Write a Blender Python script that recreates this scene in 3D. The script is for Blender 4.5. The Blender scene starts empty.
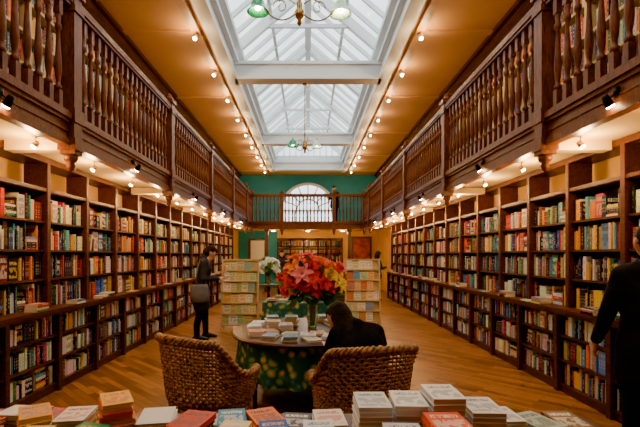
import bpy, math, random, numpy as np
from mathutils import Vector, Matrix
import bmesh
random.seed(7)
R=random.Random(11)
S=bpy.context.scene
COL=S.collection
V=Vector
pi=math.pi

# ------------------------------------------------------------------ materials
def newmat(name):
    m=bpy.data.materials.new(name); m.use_nodes=True
    nt=m.node_tree; b=nt.nodes['Principled BSDF']
    return m,nt,b
def mat(name,c,rough=.6,metal=0,var=.12,scale=8,bump=0.0,bscale=60,emit=None,es=0,spec=None,coat=0):
    m,nt,b=newmat(name)
    b.inputs['Roughness'].default_value=rough; b.inputs['Metallic'].default_value=metal
    if spec is not None: b.inputs['Specular IOR Level'].default_value=spec
    if coat: b.inputs['Coat Weight'].default_value=coat; b.inputs['Coat Roughness'].default_value=.15
    tc=nt.nodes.new('ShaderNodeTexCoord')
    n=nt.nodes.new('ShaderNodeTexNoise'); n.inputs['Scale'].default_value=scale; n.inputs['Detail'].default_value=3
    nt.links.new(tc.outputs['Object'],n.inputs['Vector'])
    r=nt.nodes.new('ShaderNodeValToRGB')
    r.color_ramp.elements[0].position=.3; r.color_ramp.elements[1].position=.7
    r.color_ramp.elements[0].color=tuple(max(0,x*(1-var)) for x in c)+(1,)
    r.color_ramp.elements[1].color=tuple(min(1,x*(1+var)) for x in c)+(1,)
    nt.links.new(n.outputs['Fac'],r.inputs['Fac']); nt.links.new(r.outputs['Color'],b.inputs['Base Color'])
    if bump>0:
        n2=nt.nodes.new('ShaderNodeTexNoise'); n2.inputs['Scale'].default_value=bscale
        nt.links.new(tc.outputs['Object'],n2.inputs['Vector'])
        bp=nt.nodes.new('ShaderNodeBump'); bp.inputs['Strength'].default_value=bump; bp.inputs['Distance'].default_value=.02
        nt.links.new(n2.outputs['Fac'],bp.inputs['Height']); nt.links.new(bp.outputs['Normal'],b.inputs['Normal'])
    if emit:
        b.inputs['Emission Color'].default_value=emit+(1,); b.inputs['Emission Strength'].default_value=es
    return m
def wood(name,c1,c2,rough=.35,sc=(6,6,1.2),coat=.05):
    m,nt,b=newmat(name)
    tc=nt.nodes.new('ShaderNodeTexCoord'); mp=nt.nodes.new('ShaderNodeMapping'); mp.inputs['Scale'].default_value=sc
    n=nt.nodes.new('ShaderNodeTexNoise'); n.inputs['Scale'].default_value=6; n.inputs['Detail'].default_value=6; n.inputs['Distortion'].default_value=1.2
    r=nt.nodes.new('ShaderNodeValToRGB'); r.color_ramp.elements[0].position=.32; r.color_ramp.elements[1].position=.7
    r.color_ramp.elements[0].color=c1+(1,); r.color_ramp.elements[1].color=c2+(1,)
    nt.links.new(tc.outputs['Object'],mp.inputs['Vector']); nt.links.new(mp.outputs['Vector'],n.inputs['Vector'])
    nt.links.new(n.outputs['Fac'],r.inputs['Fac']); nt.links.new(r.outputs['Color'],b.inputs['Base Color'])
    b.inputs['Roughness'].default_value=rough; b.inputs['Coat Weight'].default_value=coat; b.inputs['Coat Roughness'].default_value=.2
    b.inputs['Specular IOR Level'].default_value=.25
    return m
M_dark=wood('mahogany',(.050,.013,.004),(.12,.034,.009),.32,(1.2,1.2,6))
M_bal=wood('baluster_mahogany',(.090,.022,.004),(.24,.068,.012),.38,(6,6,1.2))
M_shelf=wood('shelf_mahogany',(.050,.011,.003),(.115,.027,.007),.42,(5,1.2,5))
M_gold=mat('gold_paint',(.70,.38,.06),.7,var=.06,scale=1.5)
M_soffit=mat('cream_soffit_paint',(.84,.60,.24),.6,var=.04,scale=1.2)
M_ceil=mat('tan_ceiling_paint',(.56,.31,.115),.6,var=.05,scale=1.0)
M_trimtan=mat('tan_trim_paint',(.50,.27,.10),.5,var=.05)
M_white=mat('white_gloss_paint',(.78,.81,.80),.4,var=.03,scale=3)
M_teal=mat('teal_wall_paint',(.012,.26,.33),.6,var=.08,scale=2)
M_upwall=mat('ochre_wall_paint',(.58,.34,.11),.7,var=.05,scale=1.5)
M_creamshelf=mat('cream_shelf_paint',(.68,.52,.28),.5,var=.04)
M_black=mat('black_metal',(.03,.022,.018),.4,.6)
M_brass=mat('aged_brass',(.45,.27,.08),.3,1.0)
M_bulb=mat('warm_bulb',(1,.8,.5),.4,emit=(1,.74,.38),es=60)
M_greenglass=mat('green_glass_shade',(.02,.25,.10),.12,var=.2,scale=5,coat=.6,emit=(.02,.35,.12),es=.25)
M_opal=mat('opal_glass_shade',(.60,.78,.62),.2,emit=(.6,1,.65),es=.25)
M_wicker=mat('wicker_cane',(.36,.17,.05),.5,var=.6,scale=26,bump=.3,bscale=150)
M_leaf=mat('leaf_green',(.04,.17,.02),.5,var=.5,scale=12)
M_leaf2=mat('light_leaf_green',(.14,.30,.04),.5,var=.4,scale=12)
M_paper=mat('paper',(.8,.76,.66),.8,var=.04)

def floor_mat():
    m,nt,b=newmat('oak_parquet_floor'); L=nt.links.new
    tc=nt.nodes.new('ShaderNodeTexCoord'); mp=nt.nodes.new('ShaderNodeMapping'); mp.inputs['Rotation'].default_value=(0,0,math.radians(45))
    L(tc.outputs['Object'],mp.inputs['Vector'])
    br=nt.nodes.new('ShaderNodeTexBrick'); br.inputs['Scale'].default_value=1
    br.inputs['Brick Width'].default_value=.62; br.inputs['Row Height'].default_value=.085; br.inputs['Mortar Size'].default_value=.003
    br.inputs['Color1'].default_value=(.155,.052,.010,1); br.inputs['Color2'].default_value=(.42,.165,.036,1); br.inputs['Mortar'].default_value=(.05,.015,.004,1)
    L(mp.outputs['Vector'],br.inputs['Vector'])
    mp2=nt.nodes.new('ShaderNodeMapping'); mp2.inputs['Rotation'].default_value=(0,0,math.radians(45)); mp2.inputs['Scale'].default_value=(3,40,1)
    L(tc.outputs['Object'],mp2.inputs['Vector'])
    n=nt.nodes.new('ShaderNodeTexNoise'); n.inputs['Scale'].default_value=1.5; n.inputs['Detail'].default_value=5; L(mp2.outputs['Vector'],n.inputs['Vector'])
    mx=nt.nodes.new('ShaderNodeMix'); mx.data_type='RGBA'; mx.blend_type='MULTIPLY'; mx.inputs[0].default_value=.6
    r=nt.nodes.new('ShaderNodeValToRGB'); r.color_ramp.elements[0].color=(.5,.45,.4,1); r.color_ramp.elements[1].color=(1,1,1,1)
    r.color_ramp.elements[0].position=.3; r.color_ramp.elements[1].position=.65
    L(n.outputs['Fac'],r.inputs['Fac']); L(br.outputs['Color'],mx.inputs[6]); L(r.outputs['Color'],mx.inputs[7])
    L(mx.outputs[2],b.inputs['Base Color'])
    b.inputs['Roughness'].default_value=.34; b.inputs['Specular IOR Level'].default_value=.3
    return m
M_floor=floor_mat()

def book_mat():
    m,nt,b=newmat('printed_books'); L=nt.links.new; N=nt.nodes.new
    ac=N('ShaderNodeAttribute'); ac.attribute_name='Col'
    ai=N('ShaderNodeAttribute'); ai.attribute_name='Ink'
    uv=N('ShaderNodeUVMap'); uv.uv_map='UVMap'
    sx=N('ShaderNodeSeparateXYZ'); L(uv.outputs['UV'],sx.inputs[0])
    def mth(op,a,bv=None):
        n=N('ShaderNodeMath'); n.operation=op
        for i,x in enumerate((a,bv)):
            if x is None: continue
            if isinstance(x,(int,float)): n.inputs[i].default_value=x
            else: L(x,n.inputs[i])
        return n.outputs[0]
    def rng(x,a,c): return mth('MULTIPLY',mth('GREATER_THAN',x,a),mth('LESS_THAN',x,c))
    x=sx.outputs[0]; y=sx.outputs[1]
    sc=N('ShaderNodeSeparateXYZ'); L(ac.outputs['Vector'],sc.inputs[0])
    cr=mth('MULTIPLY',sc.outputs[0],97); cg=mth('MULTIPLY',sc.outputs[1],77)
    def noise(fx,fy,thr):
        cx=N('ShaderNodeCombineXYZ'); L(mth('ADD',mth('MULTIPLY',x,fx),cr),cx.inputs[0]); L(mth('ADD',mth('MULTIPLY',y,fy),cg),cx.inputs[1])
        n=N('ShaderNodeTexNoise'); n.inputs['Scale'].default_value=1; n.inputs['Detail'].default_value=2; L(cx.outputs[0],n.inputs['Vector'])
        return mth('GREATER_THAN',n.outputs['Fac'],thr)
    spine=mth('MULTIPLY',mth('MULTIPLY',rng(x,.15,.85),rng(y,.36,.64)),noise(11,.0,.53))
    title=mth('MULTIPLY',mth('MULTIPLY',rng(x,2.12,2.88),rng(y,.70,.86)),noise(30,6,.48))
    image=mth('MULTIPLY',mth('MULTIPLY',rng(x,2.08,2.92),rng(y,.12,.60)),noise(4,4,.47))
    mask=mth('MAXIMUM',mth('MULTIPLY',spine,.65),mth('MAXIMUM',title,mth('MULTIPLY',image,.55)))
    mix=N('ShaderNodeMix'); mix.data_type='RGBA'; L(mask,mix.inputs[0]); L(ac.outputs['Color'],mix.inputs[6]); L(ai.outputs['Color'],mix.inputs[7])
    L(mix.outputs[2],b.inputs['Base Color']); b.inputs['Roughness'].default_value=.5; b.inputs['Specular IOR Level'].default_value=.3
    return m
M_book=book_mat()

def floral_mat():
    m,nt,b=newmat('floral_tapestry'); L=nt.links.new; N=nt.nodes.new
    tc=N('ShaderNodeTexCoord')
    n=N('ShaderNodeTexNoise'); n.inputs['Scale'].default_value=4; L(tc.outputs['Object'],n.inputs['Vector'])
    mxv=N('ShaderNodeMix'); mxv.data_type='VECTOR'; mxv.inputs[0].default_value=.12; L(tc.outputs['Object'],mxv.inputs[4]); L(n.outputs['Color'],mxv.inputs[5])
    v=N('ShaderNodeTexVoronoi'); v.inputs['Scale'].default_value=12; L(mxv.outputs[1],v.inputs['Vector'])
    r=N('ShaderNodeValToRGB'); e=r.color_ramp.elements
    e[0].position=.0; e[0].color=(.80,.55,.12,1); e[1].position=.62; e[1].color=(.02,.10,.07,1)
    a=e.new(.20); a.color=(.65,.16,.04,1); a=e.new(.30); a.color=(.25,.42,.10,1); a=e.new(.46); a.color=(.04,.16,.14,1)
    L(v.outputs['Distance'],r.inputs['Fac']); L(r.outputs['Color'],b.inputs['Base Color']); b.inputs['Roughness'].default_value=.9
    return m
M_floral=floral_mat()
def glass_mat():
    m=bpy.data.materials.new('skylight_glass'); m.use_nodes=True; nt=m.node_tree; nt.nodes.clear(); N=nt.nodes.new; L=nt.links.new
    t=N('ShaderNodeBsdfTransparent'); g=N('ShaderNodeBsdfGlossy'); g.inputs['Roughness'].default_value=.08
    mx=N('ShaderNodeMixShader'); mx.inputs[0].default_value=.04; o=N('ShaderNodeOutputMaterial')
    tc=N('ShaderNodeTexCoord'); n=N('ShaderNodeTexNoise'); n.inputs['Scale'].default_value=1.2; L(tc.outputs['Object'],n.inputs['Vector'])
    r=N('ShaderNodeValToRGB'); r.color_ramp.elements[0].color=(.80,.90,.92,1); r.color_ramp.elements[1].color=(.98,1,1,1); r.color_ramp.elements[0].position=.35; r.color_ramp.elements[1].position=.65
    L(n.outputs['Fac'],r.inputs['Fac']); L(r.outputs['Color'],t.inputs[0])
    L(t.outputs[0],mx.inputs[1]); L(g.outputs[0],mx.inputs[2]); L(mx.outputs[0],o.inputs[0]); return m
M_glass=glass_mat()
def vase_mat():
    m,nt,b=newmat('vase_glass'); b.inputs['Base Color'].default_value=(.55,.75,.6,1); b.inputs['Roughness'].default_value=.05
    b.inputs['Transmission Weight'].default_value=.8; b.inputs['IOR'].default_value=1.3; return m
M_vase=vase_mat()

# ------------------------------------------------------------------ mesh builder
class MB:
    def __init__(s): s.v=[];s.f=[];s.m=[];s.col=[];s.ink=[];s.uv=[];s.books=False;s.sm=[]
    def add(s,vs,fs,m=0,smooth=False):
        o=len(s.v); s.v.extend([tuple(p) for p in vs])
        for f in fs: s.f.append(tuple(i+o for i in f)); s.m.append(m); s.sm.append(smooth)
    def box(s,x0,x1,y0,y1,z0,z1,m=0,M=None):
        vs=[V((x,y,z)) for x in (x0,x1) for y in (y0,y1) for z in (z0,z1)]
        if M is not None: vs=[M@p for p in vs]
        s.add(vs,[(0,1,3,2),(4,6,7,5),(0,4,5,1),(2,3,7,6),(0,2,6,4),(1,5,7,3)],m)
    def lathe(s,prof,c,n=12,m=0,M=None,cap=True):
        vs=[];fs=[]
        for z,r in prof:
            for k in range(n):
                a=2*pi*k/n; p=V((r*math.cos(a),r*math.sin(a),z))
                if M is not None: p=M@p
                vs.append(p+V(c))
        for i in range(len(prof)-1):
            for k in range(n):
                k2=(k+1)%n; fs.append((i*n+k,i*n+k2,(i+1)*n+k2,(i+1)*n+k))
        if cap:
            fs.append(tuple(range(n-1,-1,-1))); b=(len(prof)-1)*n; fs.append(tuple(range(b,b+n)))
        s.add(vs,fs,m,True)
    def tube(s,path,r,n=6,m=0,closed=False,flat=1.0):
        P=[V(p) for p in path]; vs=[];fs=[];N=len(P)
        for i,p in enumerate(P):
            a=P[(i-1)%N] if (closed or i>0) else p; b=P[(i+1)%N] if (closed or i<N-1) else p
            t=(b-a).normalized(); up=V((0,0,1)) if abs(t.z)<.9 else V((1,0,0))
            u=t.cross(up).normalized(); w=u.cross(t)
            rr=r[i] if isinstance(r,(list,tuple)) else r
            for k in range(n):
                an=2*pi*k/n+pi/n; vs.append(p+u*math.cos(an)*rr*flat+w*math.sin(an)*rr)
        for i in range(N if closed else N-1):
            j=(i+1)%N
            for k in range(n):
                k2=(k+1)%n; fs.append((i*n+k,j*n+k,j*n+k2,i*n+k2))
        if not closed:
            fs.append(tuple(range(n))); fs.append(tuple(range((N-1)*n+n-1,(N-1)*n-1,-1)))
        s.add(vs,fs,m,True)
    def sphere(s,c,r,m=0,n=8,sc=(1,1,1)):
        prof=[(-math.cos(pi*i/n),max(.001,math.sin(pi*i/n))) for i in range(n+1)]
        M=Matrix.Diagonal(V((r*sc[0],r*sc[1],r*sc[2]))).to_4x4()
        s.lathe(prof,c,n+2,m,M,False)
    def obj(s,name,mats,parent=None,loc=None):
        me=bpy.data.meshes.new(name); me.from_pydata(s.v,[],s.f)
        me.polygons.foreach_set('material_index',s.m)
        me.polygons.foreach_set('use_smooth',s.sm)
        for x in mats: me.materials.append(x)
        if s.books:
            a=me.attributes.new('Col','FLOAT_COLOR','FACE'); a.data.foreach_set('color',[c for q in s.col for c in (*q,1)])
            a=me.attributes.new('Ink','FLOAT_COLOR','FACE'); a.data.foreach_set('color',[c for q in s.ink for c in (*q,1)])
            u=me.uv_layers.new(name='UVMap'); u.data.foreach_set('uv',[c for q in s.uv for c in q])
        me.update()
        o=bpy.data.objects.new(name,me); COL.objects.link(o)
        if parent: o.parent=parent
        if loc: o.location=loc
        return o
class BK(MB):
    def __init__(s): super().__init__(); s.books=True
    def book(s,O,U,Vv,W,col,ink,page=(.66,.56,.38)):
        O=V(O);U=V(U);Vv=V(Vv);W=V(W)
        P=[O+U*a+Vv*b+W*c for a in (0,1) for b in (0,1) for c in (0,1)]
        o=len(s.v); s.v.extend([tuple(p) for p in P])
        no=[(-1,-1)]*4
        for f,c,uv in (((0,4,6,2),col,[(0,0),(0,1),(1,1),(1,0)]),
                       ((1,3,7,5),page,no),((0,1,5,4),page,no),((2,6,7,3),page,no),
                       ((0,2,3,1),col,[(2,0),(2,1),(3,1),(3,0)]),((4,5,7,6),col,[(2,0),(3,0),(3,1),(2,1)])):
            s.f.append(tuple(i+o for i in f)); s.m.append(0); s.sm.append(False); s.col.append(c); s.ink.append(ink); s.uv.extend(uv)
def empty(name,loc=(0,0,0)):
    e=bpy.data.objects.new(name,None); e.location=loc; COL.objects.link(e); return e

PAL=[(.60,.02,.01),(.70,.15,.01),(.75,.42,.10),(.72,.62,.44),(.78,.72,.60),(.015,.015,.02),(.01,.07,.36),(.02,.22,.22),(.60,.36,.02),(.20,.01,.01),
     (.12,.32,.55),(.03,.20,.04),(.16,.06,.02),(.66,.58,.40),(.80,.24,.03),(.02,.02,.05),(.45,.04,.12),(.80,.50,.03),(.08,.04,.02),(.22,.21,.2),(.76,.74,.68),(.02,.04,.18),(.78,.74,.64),(.52,.02,.01),(.05,.26,.48),(.01,.01,.012),(.10,.02,.02)]
def pick(bias=None):
    c=R.choice(bias) if bias and R.random()<.35 else R.choice(PAL)
    c=tuple(min(.9,max(.008,x*R.uniform(.7,1.15)+R.uniform(-.006,.006))) for x in c)
    l=sum(c)/3
    ink=R.choice([(.03,.03,.04),(.4,.04,.03),(.04,.06,.2)]) if l>.3 else R.choice([(.8,.75,.6),(.75,.5,.1),(.8,.8,.8)])
    return c,ink

# ------------------------------------------------------------------ room shell
Y0,Y1=-3.0,21.0; XW=3.4; ZC=5.5
b=MB(); b.box(-3.6,3.6,Y0-.2,24.2,-.1,0); b.obj('floor',[M_floor])
for sgn,nm in ((-1,'wall_left'),(1,'wall_right')):
    b=MB(); x0,x1=sorted((sgn*XW,sgn*(XW+.2)))
    b.box(x0,x1,Y0,24,0,2.75,0); b.box(x0,x1,Y0,24,2.75,ZC,1)
    b.obj(nm,[M_gold,M_upwall])
b=MB(); b.box(-3.6,3.6,Y0-.2,Y0,0,ZC); b.obj('wall_front',[M_gold])
b=MB()
XO=1.62
b.box(-3.6,-XO,Y0,Y1+.2,ZC,ZC+.15); b.box(XO,3.6,Y0,Y1+.2,ZC,ZC+.15)
b.box(-XO,XO,Y0,.5,ZC,ZC+.15); b.box(-XO,XO,20,Y1+.2,ZC,ZC+.15)
for s in (-1,1):
    for y in np.arange(1.3,20,3.1):
        x0,x1=sorted((s*1.98,s*3.38)); b.box(x0,x1,y-.06,y+.06,ZC-.035,ZC)
b.obj('ceiling',[M_ceil])
b=MB(); b.box(-3.6,3.6,21.2,24.2,2.85,3.0); b.obj('vestibule_ceiling',[M_soffit])

b=MB()
AW=1.3; AZ=3.75; A0=3.15
b.box(-3.4,-AW,Y1,Y1+.2,2.85,ZC,0); b.box(AW,3.4,Y1,Y1+.2,2.85,ZC,0); b.box(-AW,AW,Y1,Y1+.2,2.85,A0,0)
n=28
for i in range(n):
    xa=-AW+2*AW*i/n; xb=-AW+2*AW*(i+1)/n
    za=AZ+math.sqrt(max(0,AW*AW-xa*xa)); zb=AZ+math.sqrt(max(0,AW*AW-xb*xb))
    vs=[(xa,Y1,za),(xb,Y1,zb),(xb,Y1,ZC),(xa,Y1,ZC),(xa,Y1+.2,za),(xb,Y1+.2,zb),(xb,Y1+.2,ZC),(xa,Y1+.2,ZC)]
    b.add(vs,[(0,1,2,3),(4,7,6,5),(0,4,5,1)],0)
b.box(-3.4,-1.5,Y1,Y1+.2,0,2.85,0); b.box(1.7,3.4,Y1,Y1+.2,0,2.85,1); b.box(-1.5,1.7,Y1,Y1+.2,2.4,2.85,1)
b.obj('wall_back',[M_teal,M_gold])
b=MB(); b.box(-3.4,3.4,24,24.2,0,2.85); b.obj('wall_vestibule',[M_gold])

b=MB(); WY=Y1-.09
def arcpath(r,a0=0,a1=pi,n=28,y=WY): return [V((r*math.cos(a0+(a1-a0)*i/n),y,AZ+r*math.sin(a0+(a1-a0)*i/n))) for i in range(n+1)]
b.tube([V((AW-.0,WY,A0))]+arcpath(AW-.0)+[V((-AW+.0,WY,A0))],.085,4)
b.tube(arcpath(.55),.045,4)
b.box(-AW,AW,WY-.05,WY+.05,AZ-.04,AZ+.04); b.box(-AW,AW,WY-.07,WY+.07,A0-.06,A0+.06)
for k in range(1,8):
    a=pi*k/8; b.tube([(.55*math.cos(a),WY,AZ+.55*math.sin(a)),((AW-.05)*math.cos(a),WY,AZ+(AW-.05)*math.sin(a))],.035,4)
for x in (-.65,0,.65): b.box(x-.03,x+.03,WY-.02,WY+.03,A0,AZ+.0)
b.obj('window_1',[M_white])
b=MB()
for x in (-1.5,-.9,-.25,.45,1.05,1.62): b.box(x,x+.08,Y1-.15,Y1-.03,0,2.4)
b.box(-1.5,1.7,Y1-.15,Y1-.03,2.3,2.42); b.box(-1.5,1.7,Y1-.13,Y1-.05,1.85,1.92); b.box(-1.5,-.25,Y1-.12,Y1-.05,.0,.7); b.box(.45,1.7,Y1-.12,Y1-.05,.0,.7)
b.obj('door_1',[M_dark])

# ------------------------------------------------------------------ skylight
b=MB()
for s in (-1,1):
    x0,x1=sorted((s*XO,s*(XO+.10))); b.box(x0,x1,.5,20,ZC+.0,6.15)
    x0,x1=sorted((s*(XO-.07),s*(XO+.16))); b.box(x0,x1,.5,20,ZC-.05,ZC+.05)
    x0,x1=sorted((s*(XO-.10),s*(XO+.02))); b.box(x0,x1,.5,20,5.82,5.90)
    x0,x1=sorted((s*(XO-.16),s*(XO+.06))); b.box(x0,x1,.5,20,6.08,6.20)
for y in (.5,19.9): b.box(-XO,XO,y,y+.1,ZC,6.15)
BE=[4.9,9.55,15.05,19.6]
for y in BE:
    b.box(-XO,XO,y-.13,y+.13,ZC-.02,ZC+.30); b.box(-XO,XO,y-.18,y+.18,ZC+.27,ZC+.34); b.box(-XO,XO,y-.16,y+.16,ZC-.05,ZC+.0)
RZ=7.55
def rafter(p,q,w=.022,h=.05):
    p=V(p);q=V(q); d=(q-p); L_=d.length; d.normalize(); yv=V((0,1,0)) if abs(d.y)<.5 else V((1,0,0)); up=d.cross(yv).normalized(); yv=up.cross(d)
    M=Matrix((( d.x,yv.x,up.x,p.x),(d.y,yv.y,up.y,p.y),(d.z,yv.z,up.z,p.z),(0,0,0,1)))
    b.box(0,L_,-w,w,-h,h,0,M)
y=.6
while y<20:
    for s in (-1,1): rafter((s*XO,y,6.15),(0,y,RZ),.024,.045)
    y+=.6
for y in BE+[2.5,7.2,12.3,17.3]:
    for s in (-1,1): rafter((s*XO,y,6.15),(0,y,RZ),.06,.10)
    rafter((-1.0,y,6.68),(1.0,y,6.68),.03,.04)
for s in (-1,1):
    for t in (.5,): rafter((s*XO*(1-t),.5,6.15+(RZ-6.15)*t),(s*XO*(1-t),20,6.15+(RZ-6.15)*t),.035,.035)
b.box(-.08,.08,.5,20,RZ-.12,RZ+.06)
for y in (.55,19.95):
    for k in range(-5,6):
        x=k*.28; b.box(x-.02,x+.02,y-.03,y+.03,6.15,6.15+(RZ-6.15)*(1-abs(x)/XO))
    b.box(-XO,XO,y-.03,y+.03,6.1,6.2)
sky=b.obj('skylight',[M_white])
b=MB()
for s in (-1,1): b.add([(s*XO,.5,6.19),(s*XO,20,6.19),(0,20,RZ+.06),(0,.5,RZ+.06)],[(0,1,2,3)])
for y in (.5,20): b.add([(-XO,y,6.19),(XO,y,6.19),(0,y,RZ+.05)],[(0,1,2)])
b.obj('glass_panes',[M_glass],sky)

b=MB()
for s in (-1,1):
    x0,x1=sorted((s*1.86,s*2.0)); b.box(x0,x1,Y0,20.9,ZC-.07,ZC-.0)
    x0,x1=sorted((s*3.28,s*3.4)); b.box(x0,x1,Y0,20.9,ZC-.16,ZC,1); x0,x1=sorted((s*3.2,s*3.4)); b.box(x0,x1,Y0,20.9,ZC-.06,ZC,1)
b.obj('trim_1',[M_trimtan,M_dark])

# ------------------------------------------------------------------ bookcases + books
BAY=.9
up_b=[.98,1.32,1.66,2.0]; lo_b=[.10,.385,.67]
for s in (-1,1):
    ys=[round(-1.2+BAY*i,3) for i in range(22 if s<0 else 20)]; YE=ys[-1]
    b=MB()
    def bx(xa,xb,*a): x0,x1=sorted((s*xa,s*xb)); b.box(x0,x1,*a)
    bx(2.97,3.385,ys[0],YE,0,.09)
    for z in lo_b: bx(2.96,3.385,ys[0],YE,z-.025,z)
    bx(2.90,3.385,ys[0]-.03,YE+.03,.94,.98); bx(2.92,2.97,ys[0],YE,.905,.94)
    for z in up_b[1:]+[2.36]: bx(3.105,3.385,ys[0],YE,z-.025,z)
    bx(3.36,3.39,ys[0],YE,.1,2.36)
    bx(3.07,3.38,ys[0],YE,2.68,2.745)
    bx(3.08,3.14,ys[0],YE,2.345,2.385)
    for y in ys:
        bx(2.945,3.36,y-.02,y+.02,0,.94); bx(3.09,3.36,y-.02,y+.02,.98,2.68)
        bx(2.93,2.96,y-.03,y+.03,0,.91); bx(3.07,3.10,y-.03,y+.03,.98,2.68)
    b.obj('bookcase',[M_shelf])
    k=BK()
    def row(xf,ya,yb,z,hm,bias,dep=.17,face=.03):
        y=ya+.002; hbase=R.uniform(.74,.90)
        while y<yb-.02:
            r=R.random()
            if r<face and yb-y>.18:
                w=R.uniform(.12,.16); h=hm*R.uniform(.78,.95); c,i=pick(bias)
                if y+w<yb-.02:
                    k.book((s*(xf+.03),y,z+.001),(s*.02,0,0),(0,0,h),(0,w,0),c,i); y+=w+.012; continue
            if .95<r<.97 and yb-y>.25:
                zz=z+.001; wd=R.uniform(.14,.2)
                for _ in range(R.randint(4,8)):
                    t=R.uniform(.018,.035)
                    if zz+t>z+hm*.95: break
                    c,i=pick(bias); k.book((s*(xf+R.uniform(0,.02)),y,zz),(0,0,t),(0,wd,0),(s*.14,0,0),c,i); zz+=t
                y+=wd+.006; continue
            if r>.988 and yb-y>.15: y+=R.uniform(.02,.06); continue
            if .935<r<.95 and yb-y>.2:
                t=.025;h=hm*.8;c,i=pick(bias); k.book((s*xf,y,z+.004),(0,t*.95,-.004),(0,.055,h*.97),(s*dep,0,0),c,i); y+=t+.058; continue
            t=R.choice((.010,.014,.018,.022,.026,.034,.046)); 
            n=R.choice((1,1,1,1,1,1,2,3)); h=hm*min(.98,hbase+R.uniform(-.20,.12)); c,i=pick(bias); j=R.uniform(.0,.035)
            for _ in range(n):
                if y+t>yb-.002: t=max(.006,yb-.003-y)
                if y+t>yb: break
                k.book((s*(xf+j),y,z+.001),(0,t*.96,0),(0,0,h),(s*dep,0,0),c,i); y+=t
    for bi in range(len(ys)-1):
        bias=[R.choice(PAL) for _ in range(3)]
        for z in up_b: row(3.125,ys[bi]+.032,ys[bi+1]-.032,z,.305,bias,face=.05)
        for z in lo_b: row(2.985,ys[bi]+.032,ys[bi+1]-.032,z,.25,bias+[(.7,.62,.46),(.75,.70,.60)])
    k.obj('shelved_books',[M_book])
    k=BK()
    for bi in range(len(ys)-1):
        for _ in range(R.choice((1,1,2,2))):
            y=ys[bi]+R.uniform(.1,.6); z=.981
            for q in range(R.choice((1,1,2,4))):
                c,i=pick(); t=R.uniform(.012,.025); k.book((s*2.915,y+R.uniform(-.01,.01),z),(0,0,t),(0,.21,0),(s*.14,0,0),c,i); z+=t+.001
    k.obj('books_on_ledge',[M_book])

for s in (-1,1):
    b=MB(); k=BK()
    def bx(xa,xb,*a): x0,x1=sorted((s*xa,s*xb)); b.box(x0,x1,*a)
    uz=[3.0,3.36,3.72,4.08,4.44]
    for z in uz+[4.8]: bx(3.12,3.385,-1.2,18,z-.03,z)
    y=-1.2; i=0
    while y<18.01:
        bx(3.10,3.385,y-.025,y+.025,2.96,4.85)
        y+=1.0
    bx(3.06,3.385,-1.25,18.05,4.8,4.9)
    b.obj('gallery_bookcase',[M_creamshelf])
    for j in range(19):
        bias=[R.choice(PAL) for _ in range(4)]
        for z in uz[1:]:
            y=-1.2+j+.03; ye=y+.94
            while y<ye-.06:
                t=R.uniform(.02,.05); c,ik=pick(bias)
                if R.random()<.93: k.book((s*3.16,y,z+.001),(0,t*.95,0),(0,0,R.uniform(.2,.29)),(s*.16,0,0),c,ik)
                y+=t
    k.obj('gallery_books',[M_book])

# ------------------------------------------------------------------ gallery balcony
def bal_prof(h):
    pr=[(.16,.034),(.175,.046),(.20,.046),(.215,.028),(.25,.026),(.30,.036),(.37,.044),(.44,.043),(.54,.033),(.68,.024),(.76,.022),(.78,.038),(.80,.042),(.825,.038),(.84,.025),(.90,.034),(.93,.036)]
    return [(z/1.09*h,r*.80) for z,r in pr]
BX=2.42; ZB=3.05; ZH=4.15
gal=empty('gallery_balcony')
sl=MB(); 
for s in (-1,1):
    x0,x1=sorted((s*(BX+.06),s*3.4)); sl.box(x0,x1,Y0,21,2.76,2.95)
sl.box(-(BX+.06),BX+.06,18.56,21,2.76,2.95)
for s in (-1,1):
    for y in np.arange(1.3,18.5,3.1):
        x0,x1=sorted((s*(BX+.07),s*3.06)); sl.box(x0,x1,y-.07,y+.07,2.66,2.76)
sl.obj('soffit_slab',[M_soffit],gal)
fa=MB()
def rail_run(P,Q,inward):
    P=V(P);Q=V(Q);d=(Q-P);L_=d.length;d.normalize();nn=V(inward)
    M=Matrix(((d.x,nn.x,0,P.x),(d.y,nn.y,0,P.y),(0,0,1,0),(0,0,0,1)))
    B=lambda *a:fa.box(*a,0,M)
    B(0,L_,-.06,.0,2.74,3.0)
    B(0,L_,-.06,.035,2.70,2.755); B(0,L_,-.06,.022,2.755,2.785)
    B(0,L_,-.06,.03,2.93,2.965); B(0,L_,-.07,.055,2.965,3.02); B(0,L_,-.06,.03,3.02,ZB)
    B(0,L_,-.045,.012,2.84,2.855)
    B(0,L_,-.045,.045,ZH-.05,ZH-.015); B(0,L_,-.06,.06,ZH-.015,ZH+.04); B(0,L_,-.045,.045,ZH+.04,ZH+.075)
    return M,L_
bm_=MB()
def balusters(M,L_,newels):
    h=ZH-.05-ZB; n=int(L_/.155)
    for i in range(n+1):
        t=i*.155+.05
        if any(abs(t-q)<.13 for q in newels) or t>L_: continue
        c=M@V((t,-.008,0))
        bm_.box(c.x-.030,c.x+.030,c.y-.030,c.y+.030,ZB,ZB+.16*h/1.09)
        bm_.box(c.x-.030,c.x+.030,c.y-.030,c.y+.030,ZB+.93*h/1.09,ZB+h)
        bm_.lathe(bal_prof(h),(c.x,c.y,ZB),8)
nw=MB()
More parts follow.
